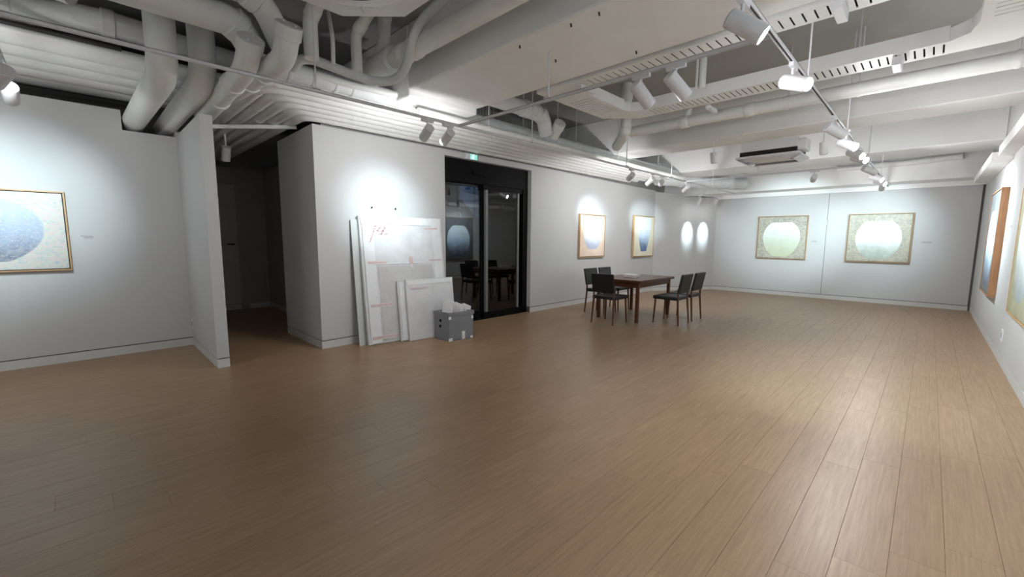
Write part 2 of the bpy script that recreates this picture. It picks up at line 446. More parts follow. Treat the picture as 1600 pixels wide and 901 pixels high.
struct('trim_7', MB().box(-5.6, XR, YF-0.05, 13.9, 2.521, 2.62), 'beam', 'narrow step of the soffit resting on the far wall')
struct('trim_5', MB().box(0.55, XR, -4.0, 8.72, 2.54, 2.67), 'beam', 'long white boxed ledge along the right wall', 0.004)
struct('trim_6', MB().box(0.49, XR, 8.72, 11.95, 2.49, 2.60), 'beam', 'lower white boxed ledge at the far end of the right wall', 0.004)

# ------------------------------------------------------------------ sliding glass door and the stair hall behind it
do = bpy.data.objects.new('door_1', None); COL.objects.link(do); do['kind'] = 'structure'; do['_o'] = [0, 0, 0]
do['label'] = 'black framed automatic glass sliding door under the green sign'; do['category'] = 'door'
DX = -5.44
part('header', MB().box(DX-0.14, DX, DY0, DY1, 2.30, DZ), 'black', do, bevel=0.004)
part('sensor', MB().box(DX, DX+0.03, 4.60, 4.84, 2.44, 2.49), 'black', do, bevel=0.006)
part('jamb', MB().box(DX-0.14, DX, DY0, DY0+0.07, 0, 2.30), 'black', do)
part('jamb', MB().box(DX-0.14, DX, DY1-0.12, DY1, 0, 2.30), 'black', do)
part('threshold', MB().box(DX-0.14, DX+0.005, DY0+0.07, DY1-0.12, 0, 0.02), 'black', do)
lf = part('bottom_rail', MB().box(DX-0.12, DX-0.08, DY0+0.07, 4.99, 0.02, 0.14), 'black', do)
part('pane', MB().box(DX-0.105, DX-0.095, DY0+0.07, 4.99, 0.14, 2.30), 'glass', do)
part('stile', MB().box(DX-0.12, DX-0.08, 4.84, 4.99, 0.02, 2.30), 'black', do)
leaf = part('leaf', MB().box(DX-0.06, DX-0.02, 4.86, DY1-0.12, 0.02, 0.12).box(DX-0.06, DX-0.02, 4.86, DY1-0.12, 2.22, 2.30), 'black', do)
part('leaf_edge', MB().box(DX-0.062, DX-0.015, 4.90, 4.95, 0.12, 2.22), 'alu', leaf)
part('leaf_edge', MB().box(DX-0.062, DX-0.015, 5.69, 5.73, 0.12, 2.22), 'alu', leaf)
part('pane', MB().box(DX-0.045, DX-0.035, 4.95, 5.69, 0.12, 2.22), 'glass', leaf)
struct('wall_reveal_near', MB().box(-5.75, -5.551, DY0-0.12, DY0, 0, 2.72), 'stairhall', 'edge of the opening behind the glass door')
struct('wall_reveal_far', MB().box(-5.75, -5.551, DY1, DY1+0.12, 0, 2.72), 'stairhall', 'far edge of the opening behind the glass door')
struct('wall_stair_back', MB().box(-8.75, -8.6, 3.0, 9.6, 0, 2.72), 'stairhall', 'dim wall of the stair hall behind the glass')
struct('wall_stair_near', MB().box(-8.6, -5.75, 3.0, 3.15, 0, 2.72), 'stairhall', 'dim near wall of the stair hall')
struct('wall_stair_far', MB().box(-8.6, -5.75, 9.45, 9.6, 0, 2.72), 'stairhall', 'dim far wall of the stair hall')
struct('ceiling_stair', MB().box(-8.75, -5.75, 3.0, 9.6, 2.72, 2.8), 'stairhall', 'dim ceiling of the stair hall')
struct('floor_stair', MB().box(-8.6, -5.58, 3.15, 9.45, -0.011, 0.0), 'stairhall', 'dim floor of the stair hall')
# hall back door
hd = bpy.data.objects.new('door_2', None); COL.objects.link(hd); hd['kind'] = 'structure'; hd['_o'] = [0, 0, 0]
hd['label'] = 'plain flush door at the end of the dark hallway'; hd['category'] = 'door'
part('door_leaf', MB().box(-9.455, -9.43, 1.35, 2.12, 0.12, 2.37), 'wall', hd, bevel=0.003)
part('door_frame', MB().box(-9.459, -9.42, 1.30, 1.35, 0.0, 2.42).box(-9.459, -9.42, 2.12, 2.24, 0.0, 2.42).box(-9.459, -9.42, 1.35, 2.12, 2.37, 2.42), 'hallwall', hd)
part('door_handle', MB().tube([(-9.43, 2.04, 1.26), (-9.38, 2.04, 1.26)], 0.012).tube([(-9.38, 2.05, 1.26), (-9.38, 1.93, 1.26)], 0.011), 'black', hd, True)
# stair hall: window with dusk light, stair flight
wa = at(716, 286, 0, -8.6); wb = at(752, 340, 0, -8.6)
wd = struct('window_1', MB().box(-8.6, -8.57, wa.y, wb.y, wb.z, wa.z), emission('dusk_pane', srgb(70, 120, 165), 0.9), 'small blue window of the stair hall seen through the glass door')
part('window_frame', MB().box(-8.6, -8.54, wa.y-0.05, wa.y, wb.z-0.05, wa.z+0.05).box(-8.6, -8.54, wb.y, wb.y+0.05, wb.z-0.05, wa.z+0.05)
     .box(-8.6, -8.54, wa.y, wb.y, wa.z, wa.z+0.05).box(-8.6, -8.54, wa.y, wb.y, wb.z-0.05, wb.z), 'alu', wd)
part('mullion', MB().box(-8.6, -8.55, wa.y+(wb.y-wa.y)*0.62, wa.y+(wb.y-wa.y)*0.62+0.05, wb.z, wa.z), 'alu', wd)
s0 = at(745, 345, 0, -8.0); s1 = at(812, 432, 0, -8.0)
dirn = Vector((0, s1.y-s0.y, s1.z-s0.z)).normalized()
top = s0-dirn*((s0.z-2.3)/dirn.z) if abs(dirn.z) > 1e-3 else s0
bot = s1+dirn*((0.15-s1.z)/dirn.z)
st = thing('staircase', (-8.2, bot.y, 0), 'dim staircase rising behind the dark glass door', 'stairs')
part('stringer', MB().prism([(-7.95, top.y, top.z), (-7.95, bot.y, bot.z), (-7.95, bot.y, 0.0), (-7.95, bot.y-0.35, 0.0), (-7.95, top.y, top.z-0.35)], (-0.05, 0, 0)), 'dark', st)  # coloured dark to stand for the shaded side under the flight
n = 9
for k in range(n):
    f = (k+0.5)/n; y = bot.y+(top.y-bot.y)*f; z = bot.z+(top.z-bot.z)*f-0.1
    part('step', MB().box(-8.57, -8.0, y-0.16, y+0.16, z-0.05, z), 'stairhall', st)

# ------------------------------------------------------------------ pipes
def fillet(pts, rad, n=6):
    pts = [Vector(p) for p in pts]; out = [pts[0]]
    for i in range(1, len(pts)-1):
        a, b, c = pts[i-1], pts[i], pts[i+1]
        r = min(rad, (a-b).length*0.49, (c-b).length*0.49)
        p, q = b+(a-b).normalized()*r, b+(c-b).normalized()*r
        for k in range(n+1):
            t = k/n; out.append(p*(1-t)**2+b*2*t*(1-t)+q*t*t)
    out.append(pts[-1]); return out
def along(pts, f):
    """point and direction at fraction f of a path"""
    seg = [(pts[i+1]-pts[i]).length for i in range(len(pts)-1)]; L = sum(seg)*f
    for i, s in enumerate(seg):
        if L <= s or i == len(seg)-1: return pts[i]+(pts[i+1]-pts[i])*(L/s if s else 0), (pts[i+1]-pts[i]).normalized()
        L -= s
def pipe(label, pts, r, mat='pipe', bend=0.15, rings=(), hang=(), name='pipe', group=None, seg=18, ring_k=1.12, ring_l=0.05, caps=(), flat=1.0):
    path = fillet(pts, bend)
    base = min(path, key=lambda p: p.z)
    t = thing(name, base, label, 'pipe', group)
    run = MB().tube(path, r, seg)
    if flat != 1.0:
        for v in run.v: v.z = base.z+(v.z-base.z)*flat
    part('pipe_run', run, mat, t, True)
    for f in rings:
        p, d = along(path, f)
        part('coupling', MB().tube([p-d*ring_l, p-d*ring_l*0.8, p+d*ring_l*0.8, p+d*ring_l], [r*1.02, r*ring_k, r*ring_k, r*1.02], seg), mat, t, True)
    for f in hang:
        p, d = along(path, f)
        c = part('clamp', MB().tube([p-d*0.014, p+d*0.014], r*1.08, seg), 'pipe', t, True)
        part('hanger_rod', MB().tube([p+Vector((0, 0, r)), (p.x, p.y, SLAB)], 0.006, 8), 'white', c)
    for f, cr in caps:
        p, d = along(path, f)
        s = -1 if f < 0.5 else 1
        c = part('end_cap', MB().tube([p-d*s*0.07, p-d*s*0.065, p+d*s*0.03, p+d*s*0.035], [r*1.02, cr, cr, cr*0.94], seg), mat, t, True)
        for q in (-1, 1):
            e = d.orthogonal().normalized()*cr*0.5*q
            part('cap_lug', MB().tube([p+d*s*0.03+e, p+d*s*0.05+e], 0.012, 8), 'white', c, True)
    return t

# thick risers that bend down over the recessed wall
pipe('fat white duct pipe bending over the recessed wall, nearer the left edge', [(-4.72, 0.6, SLAB), (-4.66, 0.6, 2.74), (-7.2, 0.55, 2.74)], 0.108, bend=0.3, rings=())
pipe('fat white duct pipe bending over the wall just before the partition end', [(-4.86, 0.905, SLAB), (-4.80, 0.905, 2.80), (-7.2, 0.87, 2.77)], 0.105, bend=0.3)
# long pipe across the top left and its wyes
pipe('thick horizontal pipe crossing the top left corner', [(-4.2, -1.6, 3.14), (-4.2, 1.04, 3.14), (-4.32, 1.16, 3.02)], 0.115, bend=0.12, rings=(0.93,), hang=(0.55,))
y1 = 1.08
pipe('capped pipe wye hanging left of the other capped one', [at(391, 66, 1, y1), at(384, 108, 1, y1), at(338, 160, 1, y1), at(318, 182, 1, y1)], 0.088, bend=0.14, rings=(0.34, 0.62), caps=((0.0, 0.1),))
y2 = 1.27
pipe('capped pipe wye hanging right of the other capped one', [at(451, 45, 1, y2), at(444, 92, 1, y2), at(400, 122, 1, y2), at(360, 150, 1, y2)], 0.088, bend=0.14, rings=(0.40, 0.62), caps=((0.0, 0.1),))
pipe('thick horizontal pipe behind the capped wyes at the top', [(-3.95, -0.5, 3.30), (-3.95, 1.15, 3.30), (-4.15, 1.36, 3.05)], 0.1, bend=0.2, rings=(0.8,))
# slanting pipe with bell end beside the big beam
J0 = Vector((-4.30, 2.26, 3.10))
pipe('long straight pipe with a wide bell end beside the wide beam', [J0, J0+Vector((0.42, 0, 0)), J0+Vector((0.55, 0, 0.0)), (XR, 2.30, 3.14)], 0.085, bend=0.05, rings=(0.13, 0.165), caps=())
pipe('short fat bell socket closing the straight pipe by the wide beam', [J0+Vector((-0.02, 0, 0)), J0+Vector((0.40, 0, 0)), J0+Vector((0.48, 0, 0))], 0.125, bend=0.02, rings=(0.06,))
pipe('vertical branch pipe behind the bell socket', [J0+Vector((0.1, 0.02, 0)), J0+Vector((0.32, -0.02, 0.22)), J0+Vector((0.36, -0.02, 0.5))], 0.06, bend=0.1, rings=(0.9,))
# flexible hose
K = [at(459, 108, 2, 2.93), at(468, 92, 2, 2.99), at(490, 93, 2, 3.0), at(520, 105, 2, 2.96), at(552, 117, 2, 2.93), at(590, 129, 2, 2.90), at(622, 124, 2, 2.92), at(638, 98, 2, 2.98), at(643, 62, 2, 3.1), at(660, 30, 2, 3.25), at(700, -8, 2, 3.5)]
pipe('grey wrapped flexible hose looping under the straight pipe', K, 0.042, 'pipe2', bend=0.12, rings=(), name='flexible_hose')
K2 = [at(478, 122, 2, 2.92), at(490, 114, 2, 2.95), at(540, 130, 2, 2.92), at(620, 148, 2, 2.90)]
pipe('thinner white bent pipe just under the flexible hose', K2, 0.035, bend=0.06)
# risers
for lab, px, py, r, jog in (('left one of two slim vertical pipes under the ceiling cassette', 487, 92, 0.06, 0.25), ('right one of two slim vertical pipes under the ceiling cassette', 558, 112, 0.05, 0.3)):
    p = at(px, py, 2, 2.95)
    pipe(lab, [p, (p.x, p.y, 3.28), (p.x+jog, p.y+0.02, 3.42), (p.x+jog, p.y+0.02, SLAB)], r, bend=0.08, rings=(0.5,))
pipe('thin curved conduit hanging between the slim vertical pipes', [at(513, 20, 2, 3.45), at(520, 60, 2, 3.15), at(521, 100, 2, 2.95)], 0.018, bend=0.1, name='conduit')
# row of flat-looking pipes over the entrance wall
rows = ['outermost, next to the wall top', 'second from the wall top', 'third from the wall top', 'fourth from the wall top', 'fifth from the wall top', 'innermost, next to the thick pipe']
for k in range(6):
    x = -5.30+0.145*k
    z = 2.825+0.012*k
    pipe('long white pipe of the row above the glass door, '+rows[k], [(-9.4, 1.94-0.145*k, z), (x, 1.94-0.145*k, z), (x, 9.4+0.1*k, z)], 0.0685, bend=0.2, rings=[0.22+0.03*k, 0.38+0.016*k, 0.45+0.02*k, 0.55+0.02*k, 0.68+0.02*k, 0.86], hang=(0.58, 0.82), group='pipe row above the entrance wall', ring_k=1.04, ring_l=0.03)
pipe('thick wrapped pipe running along the inside of the pipe row', [(-4.38, 1.22, 2.93), (-4.38, 9.85, 2.93)], 0.085, 'pipe2', rings=(0.03, 0.055, 0.08, 0.1, 0.3, 0.45), hang=(0.21, 0.4, 0.55, 0.7, 0.9), ring_k=1.06, ring_l=0.02)
pipe('slim pipe running beside the thick wrapped pipe', [(-4.18, 2.75, 2.80), (-4.18, 9.8, 2.80)], 0.04, rings=(0.2, 0.5), hang=(0.15, 0.35, 0.6))
# broad pipes above the recessed wall
names = ['first from the wall', 'second from the wall', 'third from the wall', 'fourth from the wall', 'fifth from the wall']
for k in range(5):
    x = -6.98+0.335*k
    pipe('broad pale duct above the recessed left wall, '+names[k], [(x, -3.9, 3.07), (x, 2.2, 3.07)], 0.164, bend=0.1, rings=(), hang=(), group='ducts above the recessed wall', flat=0.42, seg=24, name='flat_duct')
pipe('slim dark gap line along the inner edge of the broad ducts', [(-5.38, -3.9, 3.08), (-5.38, 0.4, 3.08)], 0.02, 'slot', bend=0.1, name='conduit')  # thin dark tube drawn as the gap line beside the ducts
pipe('pale pipe in the far top left corner with an angled elbow', [(-5.9, -3.0, 3.34), (-5.9, -0.35, 3.34), (-5.55, 0.25, 3.34), (-5.9, 2.4, 3.34)], 0.11, bend=0.2, rings=(0.5, 0.62))
pipe('second angled elbow pipe in the top left corner', [(-5.2, -2.5, 3.40), (-5.2, -0.25, 3.40), (-5.0, 0.1, 3.3)], 0.09, bend=0.1, rings=(0.93,))
# hallway
pipe('slim cross pipe over the hallway mouth', [(-6.35, 1.06, 2.70), (-5.75, 2.0, 2.76)], 0.025, bend=0.1)
# middle of the room
pipe('thick white hose elbow hanging past the wide beam', [(-4.0, 3.51, 3.12), (-4.0, 4.2, 3.12), (-4.0, 4.66, 3.12), (-4.05, 4.80, 2.88)], 0.1, 'pipe2', bend=0.22, rings=(0.55, 0.62, 0.7, 0.78))
pipe('short capped pipe end beside the thick hose elbow', [at(865, 213, 2, 2.88), at(874, 195, 2, 3.0)], 0.075, bend=0.1, caps=((1.0, 0.085),))
q = at(977, 215, 2, 2.86)
pipe('vertical drain pipe dropping through the perforated tray ring', [(q.x, q.y, SLAB), (q.x, q.y, 2.92), (q.x-0.35, q.y+0.35, 2.84)], 0.075, bend=0.15, rings=(0.15, 0.55), hang=())
pipe('long horizontal pipe across the room behind the tray ring', [(-3.3, 5.85, 2.98), (-2.0, 5.85, 2.98), (XR, 5.85, 2.98)], 0.072, bend=0.2, rings=(0.2, 0.4), hang=(0.5, 0.66, 0.93), ring_k=1.15, ring_l=0.06)
for lab, px, r in (('slim vertical pipe above the middle of the tray ring', 1097, 0.035), ('hair-thin vertical conduit beside the slim pipe of the tray ring', 1088, 0.012)):
    q = at(px, 135, 2, 3.0)
    pipe(lab, [(q.x, q.y, SLAB), (q.x, q.y, 2.98)], r, bend=0.05)
q = at(1074, 198, 1, 5.85)
pipe('short vertical stub standing on the long horizontal pipe', [(q.x, 5.85, 3.4), (q.x, 5.85, 3.06)], 0.045, bend=0.05, rings=(0.9,))
pipe('pipe with elbow along the far soffit, right side', [(-1.6, 11.88, 2.98), (-0.4, 11.88, 2.98), (0.3, 11.88, 3.02)], 0.06, bend=0.1, rings=(0.4, 0.75))
pipe('bulky wrapped duct end in the far left corner', [(-4.9, 10.0, 2.86), (-4.2, 11.2, 2.84), (-3.4, 11.75, 2.80)], 0.14, 'pipe2', bend=0.4, rings=(0.3, 0.6, 0.85))
pipe('second wrapped duct over the far left corner', [(-5.2, 9.5, 3.14), (-4.0, 10.75, 3.12), (-3.1, 11.6, 3.08)], 0.1, 'pipe2', bend=0.3, rings=(0.5,))

# ------------------------------------------------------------------ perforated cable tray ring
tr = thing('cable_tray', (-1.4, 4.3, 2.93), 'white perforated cable tray ring hung under the ceiling', 'cable tray')
ZT = 2.93
def tray_run(x0, x1, y0, y1, lng, step=0.07):
    """one straight run; slots across it"""
    b = MB(); slot = 0.012
    a0, a1 = (x0, x1) if lng == 0 else (y0, y1); c0, c1 = (y0, y1) if lng == 0 else (x0, x1)
    def bx(p, q, r, s, z0, z1):
        if lng == 0: b.box(p, q, r, s, z0, z1)
        else: b.box(r, s, p, q, z0, z1)
    w = c1-c0
    bx(a0, a1, c0, c0+w*0.14, ZT, ZT+0.004); bx(a0, a1, c1-w*0.14, c1, ZT, ZT+0.004)
    k = a0
    while k < a1:
        e = min(k+step-slot, a1); bx(k, e, c0+w*0.14, c1-w*0.14, ZT, ZT+0.004); k += step
    part('perforated_bottom', b, 'tray', tr)
    b = MB(); bx(a0, a1, c0-0.004, c0, ZT, ZT+0.12); part('side_rail', b, 'tray', tr)
    b = MB(); bx(a0, a1, c1, c1+0.004, ZT, ZT+0.12); part('side_rail', b, 'tray', tr)
    b = MB(); bx(a0+0.02, a1-0.02, c0+0.02, c1-0.02, ZT+0.012, ZT+0.05); part('dark_insert', b, 'dark', tr)  # flat dark sheet added above the slots so they read dark
TXL, TXR, TY0, TY1 = -3.12, 0.42, 3.53, 5.12
tray_run(TXL+0.55, TXR-0.3, TY0, TY0+0.22, 0)
tray_run(TXL+0.55, TXR-0.45, TY1-0.3, TY1, 0, 0.056)
tray_run(TXL, TXL+0.38, TY0+0.45, TY1-0.45, 1)
def corner(poly):
    part('corner_piece', MB().prism([(x, y, ZT) for x, y in poly], (0, 0, 0.10)), 'tray', tr)
corner([(TXL, TY1-0.45), (TXL+0.38, TY1-0.45), (TXL+0.42, TY1-0.36), (TXL+0.55, TY1-0.3), (TXL+0.55, TY1), (TXL+0.35, TY1), (TXL, TY1-0.3)])
corner([(TXL, TY0+0.45), (TXL, TY0), (TXL+0.55, TY0), (TXL+0.55, TY0+0.22), (TXL+0.43, TY0+0.3), (TXL+0.38, TY0+0.45)])
corner([(TXR-0.45, TY1-0.3), (TXR-0.34, TY1-0.4), (TXR-0.3, TY1-0.6), (TXR+0.1, TY1-0.6), (TXR+0.1, TY1-0.2), (TXR-0.1, TY1), (TXR-0.45, TY1)])
tray_run(TXR-0.3, TXR+0.1, TY0+0.2, TY1-0.6, 1)
for x, y in ((-2.1, TY0+0.1), (-0.4, TY0+0.1), (-2.3, TY1-0.1), (-0.6, TY1-0.1), (TXL+0.1, 4.3)):
    part('hanger_rod', MB().tube([(x, y, ZT+0.1), (x, y, SLAB)], 0.006, 8), 'white', tr)
for x, y, dx in ((-2.62, TY0+0.08, 0.2), (-1.95, TY1+0.02, 0.2)):
    part('bracket', MB().box(x, x+0.04, y-0.03, y+0.22, ZT-0.05, ZT-0.012), 'white', tr)
for x, y in ((-0.33, TY1-0.12), (-0.55, TY0+0.08)):
    part('junction_box', MB().box(x-0.03, x+0.03, y-0.12, y+0.12, ZT-0.07, ZT-0.001), 'white', tr, bevel=0.006)

# ------------------------------------------------------------------ tracks and spotlights
ZR = 2.55
def track(name_label, a, b, rods):
    a, b = Vector(a), Vector(b); d = (b-a).normalized(); n = Vector((-d.y, d.x, 0)); h = (b-a)/2; c = (a+b)/2
    t = thing('lighting_track', a, name_label, 'track')
    part('channel', MB().obox(c+n*0.0105+Vector((0,0,0.011)), h, n*0.0025, Vector((0,0,0.011))).obox(c-n*0.0105+Vector((0,0,0.011)), h, n*0.0025, Vector((0,0,0.011)))
         .obox(c+Vector((0,0,0.0205)), h, n*0.013, Vector((0,0,0.0018))), 'white', t)
    part('slot', MB().obox(c+Vector((0,0,0.014)), h, n*0.008, Vector((0,0,0.0045))), 'slot', t)
    for f in rods:
        p = a+(b-a)*f
        r = part('hanger_rod', MB().tube([p+Vector((0,0,0.022)), (p.x, p.y, SLAB if not (2.5 < p.y < 3.55) else ZB)], 0.006, 8), 'white', t)
        part('clip', MB().box(p.x-0.03, p.x+0.03, p.y-0.03, p.y+0.03, ZR+0.021, ZR+0.032), 'white', r)
    return t
XE, XF_, YM, YC = -0.74, -3.60, 2.86, 8.60
track('long lighting track down the right side of the room', (XE, -3.6, ZR), (XE, 12.2, ZR), (0.05, 0.17, 0.30, 0.47, 0.60, 0.74, 0.88))
track('long lighting track down the left side below the pipe row', (XF_, -3.6, ZR), (XF_, 11.6, ZR), (0.07, 0.22, 0.33, 0.50, 0.65, 0.76, 0.9))
track('lighting track crossing under the wide beam', (XF_+0.02, YM, ZR), (XE-0.02, YM, ZR), (0.42,))
track('lighting track crossing the room at the far end', (XF_+0.02, YC, ZR), (XE-0.02, YC, ZR), (0.45,))
track('short lighting track toward the recessed wall at the left edge', (-5.0, -0.27, ZR), (XF_-0.02, -0.27, ZR), (0.8,))

BR, BL = 0.046, 0.19
def cyl_mesh(nm, mat, prof):
    """turned shape about local -Z: prof = (distance along aim, radius)"""
    mb = MB().lathe(prof)
    me = mb.mesh(nm); fix_normals(me); me.materials.append(M[mat]); smooth(me, 35); return me
ME_BODY = cyl_mesh('lamp_body', 'white', [(0, BR*0.9), (0.006, BR), (BL-0.002, BR), (BL, BR*0.97), (BL, BR*0.86), (BL-0.014, BR*0.84)])
ME_LENS = cyl_mesh('lens', 'lens', [(BL-0.0135, BR*0.83), (BL-0.0125, BR*0.83)])
ME_ADAPT = MB().box(-0.014, 0.014, -0.065, 0.065, -0.026, -0.0005).mesh('adapter'); fix_normals(ME_ADAPT); ME_ADAPT.materials.append(M['white'])
nspot = 0
def spot(label, pos, target, watts=1.0, size=62, blend=1.0, along_x=False, drop=0.115, lit=True, group='track spotlights', fill=1.0):
    """track spotlight under the rail at pos (x, y), aimed at target"""
    global nspot
    base = Vector((pos[0], pos[1], ZR if len(pos) < 3 else pos[2])); t = thing('track_spotlight', base, label, 'spotlight', group)
    piv = base+Vector((0, 0, -drop)); tg = Vector(target); d = (tg-piv).normalized()
    ad = bpy.data.objects.new('adapter', ME_ADAPT); COL.objects.link(ad); ad.parent = t
    if along_x: ad.rotation_euler = (0, 0, math.pi/2)
    q = d.to_track_quat('-Z', 'Y')
    st_ = piv-d*0.07
    bo = bpy.data.objects.new('lamp_body', ME_BODY); COL.objects.link(bo); bo.parent = t
    bo.location = st_-base; bo.rotation_mode = 'QUATERNION'; bo.rotation_quaternion = q
    le = bpy.data.objects.new('lens', ME_LENS); COL.objects.link(le); le.parent = bo
    off = Vector((0, 0, 0.0)); side = d.cross(Vector((0, 0, 1)))
    side = side.normalized() if side.length > 0.05 else Vector((1, 0, 0))
    arm = MB().tube([base+Vector((0, 0, -0.02)), base+Vector((0, 0, -0.045)), piv+side*0.0+Vector((0, 0, BR*0.8))], 0.009, 10)
    part('arm', arm, 'white', t, True)
    L = bpy.data.lights.new('bulb', 'SPOT'); L.energy = SPOT_W*watts; L.color = LAMP_COL; L.spot_size = math.radians(size); L.spot_blend = blend
    L.shadow_soft_size = 0.035
    lo = bpy.data.objects.new('bulb', L); COL.objects.link(lo); lo.parent = t
    lo.location = st_+d*(BL+0.012)-base; lo.rotation_mode = 'QUATERNION'; lo.rotation_quaternion = q
    S_ = bpy.data.lights.new('bulb_fill', 'AREA'); S_.shape = 'DISK'; S_.size = BR*1.6; S_.energy = FILL_W*fill; S_.color = FILL_COL  # added fill disc that lifts the ambient light
    so = bpy.data.objects.new('bulb_fill', S_); COL.objects.link(so); so.parent = t
    so.location = st_+d*(BL+0.004)-base; so.rotation_mode = 'QUATERNION'; so.rotation_quaternion = q
    nspot += 1
    return t
# right track, in order down the room
spot('largest lit track spotlight, top of the right track', (XE, 2.32), (XR, 2.75, 1.35))
spot('second lit spotlight down the right track, glaring at the viewer', (XE, 3.38), (XR, 2.66, 1.75), 0.7)
spot('third spotlight down the right track, lens turned away', (XE, 5.02), (XR, 6.6, 1.45))
spot('fourth spotlight down the right track, first of the bright cluster', (XE, 5.85), (XR, 5.2, 1.6), 0.6)
spot('fifth spotlight down the right track, upper disc of the bright cluster', (XE, 6.55), (XR, 5.6, 1.6), 0.6)
spot('sixth spotlight down the right track, lowest glare of the bright cluster', (XE, 6.95), (XR, 5.9, 1.7), 0.6)
spot('seventh spotlight down the right track, past the cross track', (XE, 8.15), (XR, 9.4, 1.6), 1.2)
spot('eighth spotlight down the right track, upper of the last two discs', (XE, 9.25), (XR, 8.6, 1.7), 1.3)
spot('last lit spotlight at the far end of the right track', (XE, 9.95), (XR, 9.2, 1.7), 1.3)
spot('added spotlight at the very end of the right track, brightening the white jar picture', (XE, 10.75), (-0.95, YF, 1.62), 1.05, 82, fill=0.6)  # extra lamp added to brighten the wall around this picture
spot('unlit-looking spotlight on the cross track, aimed at the far wall', (-1.46, YC), (-2.6, YF, 1.6), 4.2, 46, along_x=True)
spot('left one of the two white spotlights on the track under the wide beam', (-1.55, YM), (-0.5, 5.3, 0.0), 1.1, along_x=True)
spot('right one of the two white spotlights on the track under the wide beam', (-1.30, YM), (0.1, 5.5, 0.0), 1.1, along_x=True)
# left track
spot('grey spotlight left of its neighbour over the leaning wrapped panel', (XF_, 2.47), (XD, 2.85, 1.80), 0.55, 50)
spot('grey spotlight right of its neighbour over the leaning wrapped panel', (XF_, 2.72), (XD, 3.05, 1.72), 0.55, 50)
spot('first spotlight of the far left row, lighting the peach picture', (XF_, 6.45), (XD, 7.92, 1.88), 2.2, 30)
spot('second spotlight of the far left row', (XF_, 7.15), (XD, 8.0, 1.5), 0.6, 26)
spot('third spotlight of the far left row, lighting the blue vase picture', (XF_, 7.55), (XD, 10.3, 1.9), 3.6, 22)
a_ = Vector((XD-0.02, 10.95, 0)); b_ = Vector((-4.35, YF, 0))
def on_corner(px):
    best = min((k/200 for k in range(201)), key=lambda f: abs(((a_+(b_-a_)*f+Vector((0,0,1.6))-CAM).dot(_r)/(a_+(b_-a_)*f+Vector((0,0,1.6))-CAM).dot(_f))*F_PX+800-px))
    p = a_+(b_-a_)*best; return (p.x, p.y, 1.62)
spot('fourth spotlight of the far left row', (XF_, 8.68), (XD, 10.2, 1.5), 0.6, 26)
nc = Vector((0.84, -0.54, 0)).normalized(); s1_, s2_ = Vector(on_corner(1074)), Vector(on_corner(1098))
s1_.z = s2_.z = ZR
track('short lighting track along the slanted corner wall', s1_+nc*0.46-(s2_-s1_)*1.0, s2_+nc*0.46+(s2_-s1_)*0.4, (0.5,))
e1 = s1_+nc*0.46; e2 = s2_+nc*0.46
spot('left one of two spotlights washing the slanted corner wall', (e1.x, e1.y), (s1_.x, s1_.y, 1.62), 1.7, 28, 1.0, fill=0.04)
spot('right one of two spotlights washing the slanted corner wall', (e2.x, e2.y), (s2_.x, s2_.y, 1.62), 1.6, 28, 1.0, fill=0.04)
spot('spotlight at the left edge, lens rim glowing toward the pastel picture', (-4.86, -0.27), (-6.7, -0.42, 1.75), 1.0, 62, along_x=True, fill=0.5)
spot('spotlight cut by the left picture edge', (-4.40, -0.27), (-6.7, -1.2, 1.6), 0.8, 60, along_x=True, fill=0.5)
# unseen spotlights added behind the viewer for more ambient light
for k, (x, y, tg) in enumerate(((XE, -0.4, (XR, -0.8, 1.5)), (XE, -2.2, (XR, -2.2, 1.5)), (XF_, -2.2, (XL, -2.3, 1.5)), (XF_, -3.0, (-4.0, -4.0, 1.5)), (XE, -3.0, (-1.5, -4.0, 1.5)), (XE, 1.0, (XR, 1.1, 1.5)))):
    spot('added unseen spotlight behind the viewer, '+('right track over the near wall', 'right track further back', 'left track near the back', 'left track at the back wall', 'right track at the back wall', 'right track beside the viewer')[k], (x, y), tg)
# two small fixed lamps on the second beam, hall lamp
for lab, px, py in (('small white can lamp hanging on a stem left of the ceiling cassette', 1115, 238), ('small white can lamp hanging on a bracket right of the ceiling cassette', 1287, 222)):
    p = at(px, py, 2, 2.78); p.y = min(p.y, 7.5)
    t = thing('can_lamp', p, lab, 'lamp')
    part('stem', MB().tube([p+Vector((0, 0, 0.0)), (p.x, p.y, ZB)], 0.009, 8).box(p.x-0.06, p.x+0.06, p.y-0.015, p.y+0.015, ZB-0.02, ZB), 'white', t)
    part('lamp_body', MB().tube([p+Vector((0, 0, 0.0)), p+Vector((0, 0, -0.004)), p+Vector((0.012, 0.01, -0.17))], [0.04, 0.05, 0.05], 20), 'pipe', t, True)
p = Vector((-7.0, 1.505, 2.62))
t = thing('can_lamp', p, 'dark unlit can lamp hanging in the hallway', 'lamp')
part('stem', MB().tube([p, (p.x, p.y, 2.80)], 0.012, 8), 'pipe', t)
part('lamp_body', MB().tube([p+Vector((0.03, 0, 0)), p+Vector((-0.06, 0, -0.17))], 0.055, 20), 'pipe', t, True)

